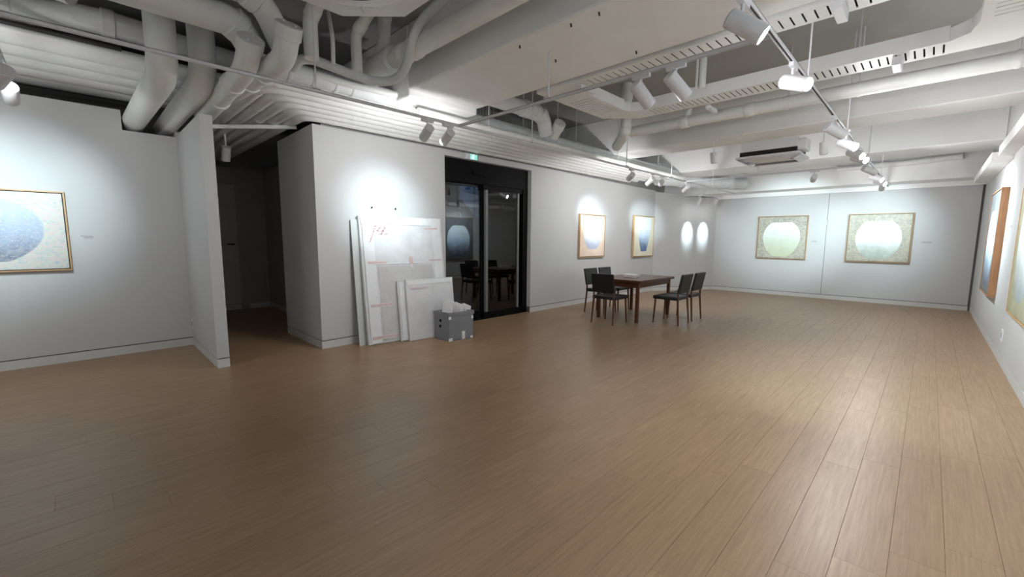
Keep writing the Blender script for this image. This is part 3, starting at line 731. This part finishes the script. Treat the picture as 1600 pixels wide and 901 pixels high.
# ------------------------------------------------------------------ ceiling cassettes
c1 = thing('ceiling_cassette', (-2.28, 1.07, 2.80), 'white ceiling air conditioner with cut corner at the top edge', 'air conditioner')
hx, hy, ch = 0.52, 0.52, 0.28; cx, cy = -2.28, 1.05
oct_ = [(cx-hx, cy-hy+ch), (cx-hx+ch, cy-hy), (cx+hx-ch, cy-hy), (cx+hx, cy-hy+ch), (cx+hx, cy+hy-ch), (cx+hx-ch, cy+hy), (cx-hx+ch, cy+hy), (cx-hx, cy+hy-ch)]
part('panel', MB().prism([(x, y, 2.80) for x, y in oct_], (0, 0, 0.04)), 'white', c1, bevel=0.008)
part('casing', MB().box(cx-0.42, cx+0.42, cy-0.42, cy+0.42, 2.84, 3.1), 'pipe', c1)
ring = MB().tube([(cx, cy, 2.80), (cx, cy, 2.785), (cx, cy, 2.775)], [0.40, 0.39, 0.34], 48); part('round_outlet', ring, 'white', c1, True)
part('outlet_slot', MB().tube([(cx, cy, 2.7755), (cx, cy, 2.774)], [0.30, 0.30], 48), 'slot', c1, True)
part('center_cover', MB().tube([(cx, cy, 2.775), (cx, cy, 2.765), (cx, cy, 2.76)], [0.27, 0.26, 0.2], 48), 'white', c1, True)
for sx, sy in ((-1, 1), (1, 1), (-1, -1), (1, -1)):
    px_, py_ = cx+sx*(hx-0.21), cy+sy*(hy-0.21)
    part('corner_cover', MB().tube([(px_, py_, 2.80), (px_, py_, 2.79)], [0.07, 0.05], 4), 'white', c1)
    part('hanger_rod', MB().tube([(cx+sx*0.40, cy+sy*0.40, 3.1), (cx+sx*0.40, cy+sy*0.40, SLAB)], 0.006, 8), 'white', c1)
AX0, AX1, AY0, AY1, AZ = -2.42, -1.52, 7.72, 8.45, 2.72
c2 = thing('ceiling_cassette', (AX0, AY0, AZ), 'white ceiling air conditioner with open flaps in mid room', 'air conditioner')
part('panel', MB().box(AX0, AX1, AY0, AY1, AZ, AZ+0.035), 'white', c2, bevel=0.008)
part('intake_grille', MB().box(AX0+0.18, AX1-0.18, AY0+0.15, AY1-0.15, AZ-0.012, AZ), 'tray', c2, bevel=0.004)
part('casing', MB().box(AX0+0.05, AX1-0.05, AY0+0.05, AY1-0.05, AZ+0.035, AZ+0.11), 'dark', c2)
part('upper_casing', MB().box(AX0+0.06, AX1-0.06, AY0+0.07, AY1-0.06, AZ+0.11, 2.98), 'tray', c2)
part('pipe_stub', MB().box(AX1-0.1, AX1+0.06, AY0+0.1, AY0+0.4, AZ+0.06, 2.96), 'tray', c2, bevel=0.02)
part('flap', MB().obox((AX0+0.05, (AY0+AY1)/2, AZ-0.03), Vector((0.05, 0, -0.03)), Vector((0, 0.25, 0)), Vector((0.003, 0, 0.004))), 'white', c2)
part('flap', MB().obox((AX1-0.05, (AY0+AY1)/2, AZ-0.03), Vector((-0.05, 0, -0.03)), Vector((0, 0.25, 0)), Vector((-0.003, 0, 0.004))), 'white', c2)
part('flap', MB().obox(((AX0+AX1)/2, AY0+0.05, AZ-0.02), Vector((0.33, 0, 0)), Vector((0, 0.045, -0.02)), Vector((0, 0.002, 0.004))), 'white', c2)
part('flap', MB().obox(((AX0+AX1)/2, AY1-0.05, AZ-0.02), Vector((0.33, 0, 0)), Vector((0, -0.045, -0.02)), Vector((0, -0.002, 0.004))), 'white', c2)
for x in (AX0+0.1, AX1-0.1): part('hanger_rod', MB().tube([(x, 8.1, 2.98), (x, 8.1, SLAB)], 0.006, 8), 'white', c2)

# ------------------------------------------------------------------ pictures
def picture(label, center, width, height, facing, canvas_mat, depth=0.05, frame=('frame_x', 'frame_z'), fw_=0.014, gap=0.008):
    """floater-framed canvas; center is the wall point, facing the outward normal"""
    n = Vector(facing); z = Vector((0, 0, 1)); u = z.cross(n)      # u: viewer's right
    c = Vector(center); t = thing('framed_picture', c-z*height/2, label, 'picture')
    rz = math.atan2(u.y, u.x)
    def add(nm, x0, x1, z0, z1, d0, d1, mat, bev=0.0015):
        me = MB().box(x0, x1, -d1, -d0, z0, z1).mesh(nm); fix_normals(me); me.materials.append(M[mat] if isinstance(mat, str) else mat)
        ob = bpy.data.objects.new(nm, me); COL.objects.link(ob); ob.parent = t; ob.location = (0, 0, height/2); ob.rotation_euler = (0, 0, rz)
        if bev: add_bevel(ob, bev, 1)
        return ob
    w, h = width/2, height/2
    add('frame_rail', -w, w, h-fw_, h, 0.0, depth, frame[0]); add('frame_rail', -w, w, -h, -h+fw_, 0.0, depth, frame[0])
    add('frame_rail', -w, -w+fw_, -h+fw_, h-fw_, 0.0, depth, frame[1]); add('frame_rail', w-fw_, w, -h+fw_, h-fw_, 0.0, depth, frame[1])
    add('backing', -w+fw_, w-fw_, -h+fw_, h-fw_, 0.004, 0.012, 'slot', 0)
    add('canvas', -w+fw_+gap, w-fw_-gap, -h+fw_+gap, h-fw_-gap, 0.012, depth-0.006, canvas_mat, 0.002)
    return t
S = srgb
jm1 = jar_material('jar_sage', (S(150, 146, 136), S(172, 170, 156), S(196, 192, 176)), (S(240, 244, 240), S(214, 222, 206), S(200, 206, 176)), 0.5, 0.46, 0.385, 0.46, 0.88, 0.92, 0.12, 34, 0.5)
jm2 = jar_material('jar_white', (S(160, 158, 148), S(180, 178, 164), S(200, 194, 176)), (S(250, 252, 252), S(236, 240, 240), S(176, 190, 178)), 0.5, 0.47, 0.37, 0.455, 0.86, 0.9, 0.05, 34, 0.5)
jm3 = jar_material('jar_peach', (S(232, 206, 184), S(240, 216, 196), S(244, 226, 208)), (S(250, 250, 252), S(226, 228, 236), S(190, 196, 216)), 0.5, 0.5, 0.36, 0.36, 0.9, 0.9, 0.1, 30, 0.25)
jm4 = jar_material('jar_blue_cone', (S(226, 220, 190), S(234, 228, 204), S(240, 236, 216)), (S(238, 246, 250), S(190, 206, 228), S(96, 124, 160)), 0.5, 0.50, 0.28, 0.40, 1.2, 0.95, 0.45, 30, 0.2, cone=True)
jm5 = jar_material('jar_pastel', (S(178, 188, 196), S(204, 210, 198), S(214, 200, 198)), (S(182, 196, 212), S(158, 174, 198), S(112, 120, 142)), 0.5, 0.50, 0.385, 0.46, 0.9, 0.86, 0.06, 46, 0.75, speck=0.3)
jm6 = jar_material('jar_mist', (S(84, 88, 96), S(104, 106, 110), S(122, 120, 120)), (S(232, 240, 246), S(180, 200, 220), S(84, 92, 108)), 0.5, 0.44, 0.40, 0.42, 0.9, 0.9, 0.05, 30, 0.3)
jm7 = jar_material('jar_olive', (S(138, 136, 108), S(160, 158, 130), S(178, 174, 148)), (S(236, 240, 238), S(206, 212, 208), S(150, 160, 160)), 0.5, 0.48, 0.38, 0.42, 0.9, 0.9, 0.05, 30, 0.4)
picture('square sage jar picture, left of the far wall seam', (-2.72, YF, 1.475), 1.10, 1.09, (0, -1, 0), jm1)
picture('square bright white jar picture, right of the far wall seam', (-0.84, YF, 1.47), 1.11, 1.09, (0, -1, 0), jm2)
picture('narrow peach framed picture near the glass door', (XD, 7.93, 1.47), 0.98, 0.93, (1, 0, 0), jm3)
picture('narrow cream picture with a blue tapering vase', (XD, 10.28, 1.48), 1.08, 1.05, (1, 0, 0), jm4)
picture('large pastel picture of a blue jar on the left recessed wall', (XL, -0.78, 1.445), 1.40, 0.84, (1, 0, 0), jm5)
picture('deep brown framed picture seen edge-on on the right wall', (XR, 9.24, 1.39), 1.30, 1.46, (-1, 0, 0), jm6, 0.075, ('deep_x', 'deep_z'))
picture('olive edged picture cut by the right image border', (XR, 6.25, 1.39), 1.30, 1.46, (-1, 0, 0), jm7, 0.05)
# small wall captions
def caption(label, c, facing, w=0.1):
    n = Vector(facing); u = Vector((0, 0, 1)).cross(n); c = Vector(c)
    t = thing('wall_caption', c, label, 'caption', 'small picture captions')
    for k in range(2):
        part('print_line', MB().obox(c+n*0.001+Vector((0, 0, -0.018*k))+u*(0.012*k), u*(w/2-0.01*k), n*0.0009, Vector((0, 0, 0.004))), 'textgrey', t)
caption('tiny grey caption beside the pastel jar picture', (XL, 0.06, 1.395), (1, 0, 0))
caption('tiny grey caption between sage jar picture and the seam', (-2.03, YF, 1.39), (0, -1, 0), 0.12)
caption('tiny grey caption right of the bright white jar picture', (-0.06, YF, 1.39), (0, -1, 0), 0.18)
caption('tiny grey caption on the right wall near the deep frame', (XR, 8.0, 1.6), (-1, 0, 0), 0.14)
# two screws left in the wall
for lab, p in (('left one of two screws in the bright wall spot', (XD, 2.76, 1.80)), ('right one of two screws in the bright wall spot', (XD, 3.11, 1.80))):
    q = Vector(p); solo('wall_screw', MB().tube([q, q+Vector((0.016, 0, 0)), q+Vector((0.018, 0, 0)), q+Vector((0.022, 0, 0))], [0.004, 0.004, 0.012, 0.009], 12), 'slot', lab, 'screw', 'wall screws', True)
# outlets
t = thing('wall_outlet', (-6.62, 0.93, 0.24), 'small white outlet low on the partition near the corner', 'outlet')
part('plate', MB().box(-6.67, -6.57, 0.921, 0.93, 0.22, 0.36), 'white', t, bevel=0.003)
part('socket', MB().box(-6.645, -6.595, 0.9195, 0.921, 0.26, 0.32), 'textgrey', t)
t = thing('wall_outlet', (XR, 7.4, 0.3), 'small white outlet low on the right wall', 'outlet')
part('plate', MB().box(XR-0.009, XR, 7.33, 7.45, 0.26, 0.40), 'white', t, bevel=0.003)
part('socket', MB().box(XR-0.0105, XR-0.009, 7.365, 7.415, 0.30, 0.36), 'textgrey', t)

# ------------------------------------------------------------------ exit sign
t = thing('exit_sign', (XD, 4.46, 2.635), 'small green lit emergency exit sign above the glass door', 'sign')
ex0, ex1, ez0, ez1 = 4.36, 4.60, 2.645, 2.735
part('housing', MB().box(XD, XD+0.03, ex0, ex1, ez0, ez1), 'white', t, bevel=0.003)
part('green_face', MB().box(XD+0.03, XD+0.034, ex0+0.09, ex1-0.006, ez0+0.006, ez1-0.006), 'exit_green', t)
part('white_face', MB().box(XD+0.03, XD+0.034, ex0+0.006, ex0+0.088, ez0+0.006, ez1-0.006), 'white', t)
X = XD+0.0345; yy = 4.505; zz = ez0
man = MB().tube([(X, yy+0.012, zz+0.073), (X+0.002, yy+0.012, zz+0.073)], 0.009, 12)
for (a, b, w) in (((0.006, 0.062), (-0.004, 0.038), 0.008), ((-0.004, 0.038), (0.016, 0.026), 0.005), ((0.016, 0.026), (0.010, 0.012), 0.005), ((-0.004, 0.038), (-0.016, 0.024), 0.005), ((-0.016, 0.024), (-0.03, 0.022), 0.005), ((0.006, 0.060), (0.024, 0.050), 0.004), ((0.006, 0.060), (-0.014, 0.056), 0.004)):
    A = Vector((X+0.001, yy+a[0], zz+a[1])); B = Vector((X+0.001, yy+b[0], zz+b[1])); dd = (B-A); m_ = dd.normalized().cross(Vector((1, 0, 0)))
    man.obox((A+B)/2, dd/2, m_*w, Vector((0.001, 0, 0)))
part('running_figure', man, 'exit_white', t)

# ------------------------------------------------------------------ wrapped panels leaning on the wall, box
def leaning(name, label, p0, p1, height, thick, lean, tapes=(), mat='wrap', folds=True):
    """slab standing on floor points p0-p1 and leaning back by lean metres at the top"""
    a, b = Vector((p0[0], p0[1], 0)), Vector((p1[0], p1[1], 0)); u = (b-a).normalized(); W = (b-a).length
    n = Vector((u.y, -u.x, 0))
    if n.x < 0: n = -n
    up = Vector((-n.x*lean, -n.y*lean, height)).normalized(); fn = u.cross(up); fn = fn if fn.x > 0 else -fn
    t = thing(name, (a+b)/2, label, 'wrapped panel')
    L = math.hypot(height, lean)
    a = a+Vector((0, 0, 0.004))
    mb = MB(); nx, nz = 14, 18
    rnd = random.Random(len(label))
    front = {}
    for i in range(nx+1):
        for j in range(nz+1):
            e = 0 if i in (0, nx) or j in (0, nz) else 1
            off = e*(0.004+rnd.random()*0.006)
            front[i, j] = len(mb.v); mb.v.append(a+u*(W*i/nx)+up*(L*j/nz)+fn*off)
    for i in range(nx):
        for j in range(nz): mb.f.append((front[i, j], front[i+1, j], front[i+1, j+1], front[i, j+1]))
    k = len(mb.v); mb.v += [a-fn*thick, a+u*W-fn*thick, a+u*W+up*L-fn*thick, a+up*L-fn*thick]
    mb.f.append((k+3, k+2, k+1, k))
    mb.f.append(tuple(front[i, 0] for i in range(nx, -1, -1))+(k, k+1))
    mb.f.append(tuple(front[i, nz] for i in range(nx+1))+(k+2, k+3))
    mb.f.append(tuple(front[0, j] for j in range(nz+1))+(k+3, k))
    mb.f.append(tuple(front[nx, j] for j in range(nz, -1, -1))+(k+1, k+2))
    # keep the foot above the floor: shift so that the lowest point is z=0
    zmin = min(v.z for v in mb.v)
    for v in mb.v: v.z -= zmin
    A = a+Vector((0, 0, -zmin))
    part('wrapped_board', mb, mat, t, True)
    for (x, z, w, h, m_) in tapes:
        part('tape' if m_ == 'tape' else ('marker_scrawl' if m_ == 'marker' else 'wrap_fold'), MB().obox(A+u*(x*W)+up*(z*L)+fn*(0.0150 if m_ == 'tape' else 0.0115+0.0004*tapes.index((x, z, w, h, m_))), u*(w/2), fn*0.0012, up*(h/2)), m_, t)
    return t, A, u, up, fn, W, L
t, A, u, up, fn, W, L = leaning('wrapped_panel', 'tallest bubble-wrapped panel leaning on the wall by the door', (-5.08, 2.53), (-5.04, 3.79), 1.68, 0.05, 0.20,
    ((0.50, 0.315, 0.84, 0.98, 'inner'), (0.085, 0.5, 0.15, 1.66, 'wrap_border'), (0.915, 0.62, 0.14, 1.26, 'wrap_border'), (0.5, 0.965, 1.22, 0.10, 'wrap_border'), (0.42, 0.624, 0.80, 0.018, 'wrap_border'),
     (0.16, 0.635, 0.26, 0.045, 'tape'), (0.56, 0.645, 0.05, 0.20, 'tape'), (0.17, 0.30, 0.30, 0.045, 'tape'), (0.2, 0.05, 0.40, 0.05, 'tape'), (0.85, 0.91, 0.22, 0.03, 'tape'), (0.88, 0.64, 0.2, 0.025, 'tape')))
rnd = random.Random(3)
scr = MB()
for k in range(16):
    x = 0.11+0.012*k if k > 6 else 0.10+0.012*(k % 7); z = 0.86+0.012*(k % 5)-0.0*k if k > 6 else 0.80+0.02*k
    c = A+u*(x*W)+up*(z*L)+fn*0.0160; an = rnd.random()*3.1
    scr.obox(c, (u*math.cos(an)+up*math.sin(an))*0.018, fn*0.001, (up*math.cos(an)-u*math.sin(an))*0.003)
part('marker_scrawl', scr, 'marker', t)
solo('shade_strip_board', MB().prism([(-5.19, 2.45, 0.0), (-5.175, 2.45, 0.0), (-5.318, 2.45, 1.63), (-5.333, 2.45, 1.63)], (0, 1.15, 0)), 'shade_strip', 'thin grey board standing in for the shade behind the tallest wrapped panel', 'board')  # added board in place of the shade strip at the panel's edge
leaning('wrapped_panel', 'low wrapped panel half hidden between the tall one and the front one', (-5.0, 2.96), (-4.96, 3.55), 0.81, 0.03, 0.10, ((0.12, 0.5, 0.1, 0.79, 'wrap_border'),))
leaning('wrapped_panel', 'front low wrapped panel right behind the grey box', (-4.93, 3.05), (-4.88, 3.80), 0.83, 0.035, 0.10, ((0.25, 0.86, 0.26, 0.025, 'tape'), (0.5, 0.95, 0.72, 0.06, 'wrap_border')))
# grey crate with papers
ca = Vector((-4.74, 3.42, 0)); cu = Vector((0.30, 0.02, 0)); 
B0, B1, B2 = Vector((-4.86, 3.40, 0)), Vector((-4.56, 3.43, 0)), Vector((-4.52, 3.82, 0)); B3 = B0+(B2-B1)
t = thing('storage_box', (B0+B2)/2, 'grey plastic box with a black-holed end, in front of wrapped panels', 'box')
H_ = 0.39
def wallq(p, q, th=0.012, z0=0.0, z1=H_, nm='box_wall', mat='grey_box'):
    d = (q-p).normalized(); n = Vector((-d.y, d.x, 0))
    return part(nm, MB().prism([p+Vector((0,0,z0)), q+Vector((0,0,z0)), q+Vector((0,0,z1)), p+Vector((0,0,z1))], n*th), mat, t)
w1 = wallq(B0, B1); w2 = wallq(B1, B2); wallq(B2, B3); wallq(B3, B0)
part('box_bottom', MB().prism([B0+Vector((0,0,0.002)), B1+Vector((0,0,0.002)), B2+Vector((0,0,0.002)), B3+Vector((0,0,0.002))], (0, 0, 0.01)), 'grey_box', t)
cen = (B0+B2)/2
for p, q in ((B0, B1), (B1, B2), (B2, B3), (B3, B0)):
    e = 0.012; P = cen+(p-cen)*(1+e/0.22); Q = cen+(q-cen)*(1+e/0.22)
    wallq(P, Q, 0.014, H_-0.045, H_+0.004, 'rim')
d = (B1-B0).normalized(); n = Vector((d.y, -d.x, 0))
for f, z in ((0.42, 0.27), (0.40, 0.19)):
    c = B0+(B1-B0)*f+Vector((0, 0, z)); part('grip_hole', MB().tube([c+n*0.0005, c+n*0.003], 0.022, 16), 'black', w1, True)
d2 = (B2-B1).normalized(); n2 = Vector((d2.y, -d2.x, 0))
for f, z, ww, hh in ((0.58, 0.06, 0.025, 0.055), (0.96, 0.30, 0.015, 0.02), (0.03, 0.32, 0.02, 0.02), (0.05, 0.02, 0.03, 0.02), (0.93, 0.02, 0.02, 0.016)):
    c = B1+(B2-B1)*f+Vector((0, 0, z)); part('label_tape', MB().obox(c+n2*0.002, d2*ww, n2*0.001, Vector((0, 0, hh/1.0))), 'paper', w2)
# papers standing in the box
rnd = random.Random(11)
for k in range(7):
    f = 0.1+0.12*k
    c = B0+(B3-B0)*f+(B1-B0)*0.5; c.z = 0.02
    hgt = 0.52-0.014*k+rnd.uniform(-0.01, 0.015); tilt = 0.05+0.04*rnd.random()
    u_ = (B1-B0).normalized(); off = Vector((0, tilt, hgt)); hw = 0.105
    solo('paper_sheet', MB().prism([c-u_*hw, c+u_*hw, c+u_*hw+off+Vector((0,0,-0.03*rnd.random())), c-u_*hw*0.3+off+Vector((0,0,0.02*rnd.random())), c-u_*hw+off+Vector((0,0,-0.02*rnd.random()))], (0, 0.006, 0)), 'paper',
         'white folded sheet standing in the grey box, '+('nearest the viewer', 'second from the viewer', 'third from the viewer', 'in the middle', 'third from the back', 'second from the back', 'at the back')[k], 'paper', 'sheets in the grey box')

# ------------------------------------------------------------------ table and chairs
TX0, TX1, TYa, TYb, TH = -4.25, -3.35, 6.42, 7.75, 0.72
t = thing('dining_table', ((TX0+TX1)/2, (TYa+TYb)/2, 0), 'dark brown wooden table among black chairs', 'table')
part('table_top', MB().box(TX0, TX1, TYa, TYb, TH-0.045, TH), 'table', t, bevel=0.006)
part('apron', MB().box(TX0+0.06, TX1-0.06, TYa+0.06, TYa+0.085, TH-0.13, TH-0.045).box(TX0+0.06, TX1-0.06, TYb-0.085, TYb-0.06, TH-0.13, TH-0.045)
     .box(TX0+0.06, TX0+0.085, TYa+0.085, TYb-0.085, TH-0.13, TH-0.045).box(TX1-0.085, TX1-0.06, TYa+0.085, TYb-0.085, TH-0.13, TH-0.045), 'table', t)
for x in (TX0+0.075, TX1-0.075):
    for y in (TYa+0.075, TYb-0.075):
        part('leg', MB().prism([(x-0.025, y-0.025, 0), (x+0.025, y-0.025, 0), (x+0.025, y+0.025, 0), (x-0.025, y+0.025, 0)], (0, 0, TH-0.045)), 'table', t, bevel=0.004)
def chair(label, x, y, rz, back=0.84):
    t = thing('dining_chair', (x, y, 0), label, 'chair', 'black chairs around the brown table')
    def add(nm, mb, mat='chair', bev=0.0, sm=False):
        me = mb.mesh(nm); fix_normals(me); me.materials.append(M[mat])
        if sm: smooth(me)
        ob = bpy.data.objects.new(nm, me); COL.objects.link(ob); ob.parent = t
        if bev: add_bevel(ob, bev, 3)
    t.rotation_euler = (0, 0, rz)
    add('seat', MB().box(-0.22, 0.22, -0.21, 0.22, 0.41, 0.47), bev=0.02)
    add('backrest', MB().obox((0, -0.235, 0.47+(back-0.47)*0.58), Vector((0.21, 0, 0)), Vector((0, 0.02, 0.002)), Vector((0, -0.03, (back-0.47)*0.42))), bev=0.015)
    for sx in (-1, 1):
        add('leg', MB().tube([(sx*0.19, 0.18, 0.42), (sx*0.205, 0.20, 0.0)], [0.018, 0.012], 10), 'table', sm=True)
        add('leg', MB().tube([(sx*0.19, -0.20, 0.60), (sx*0.19, -0.20, 0.42), (sx*0.205, -0.235, 0.0)], [0.014, 0.018, 0.012], 10), 'table', sm=True)
    return t
chair('black chair at the near end of the brown table', -3.78, 6.22, 0.0)
chair('black chair on the wall side of the brown table, nearer the door', -4.42, 6.95, -math.pi/2)
chair('black chair on the wall side of the brown table, further end', -4.42, 7.45, -math.pi/2)
chair('black chair on the open side of the brown table, nearer the viewer', -3.05, 6.95, math.pi/2)
chair('black chair on the open side of the brown table, further end', -3.05, 7.5, math.pi/2)
solo('paper_stack', MB().box(-3.95, -3.70, 6.9, 7.1, TH, TH+0.05), 'paper', 'small cream stack lying on the brown table', 'papers', bevel=0.003)
# small white door stop on the floor before the glass door
q = at(765, 493, 2, 0)
solo('door_stop', MB().box(q.x-0.02, q.x+0.02, q.y-0.02, q.y+0.02, 0, 0.03), 'white', 'tiny white stop on the floor before the glass door', 'door stop', bevel=0.006)

for o in bpy.data.objects:
    if '_o' in o.keys(): del o['_o']
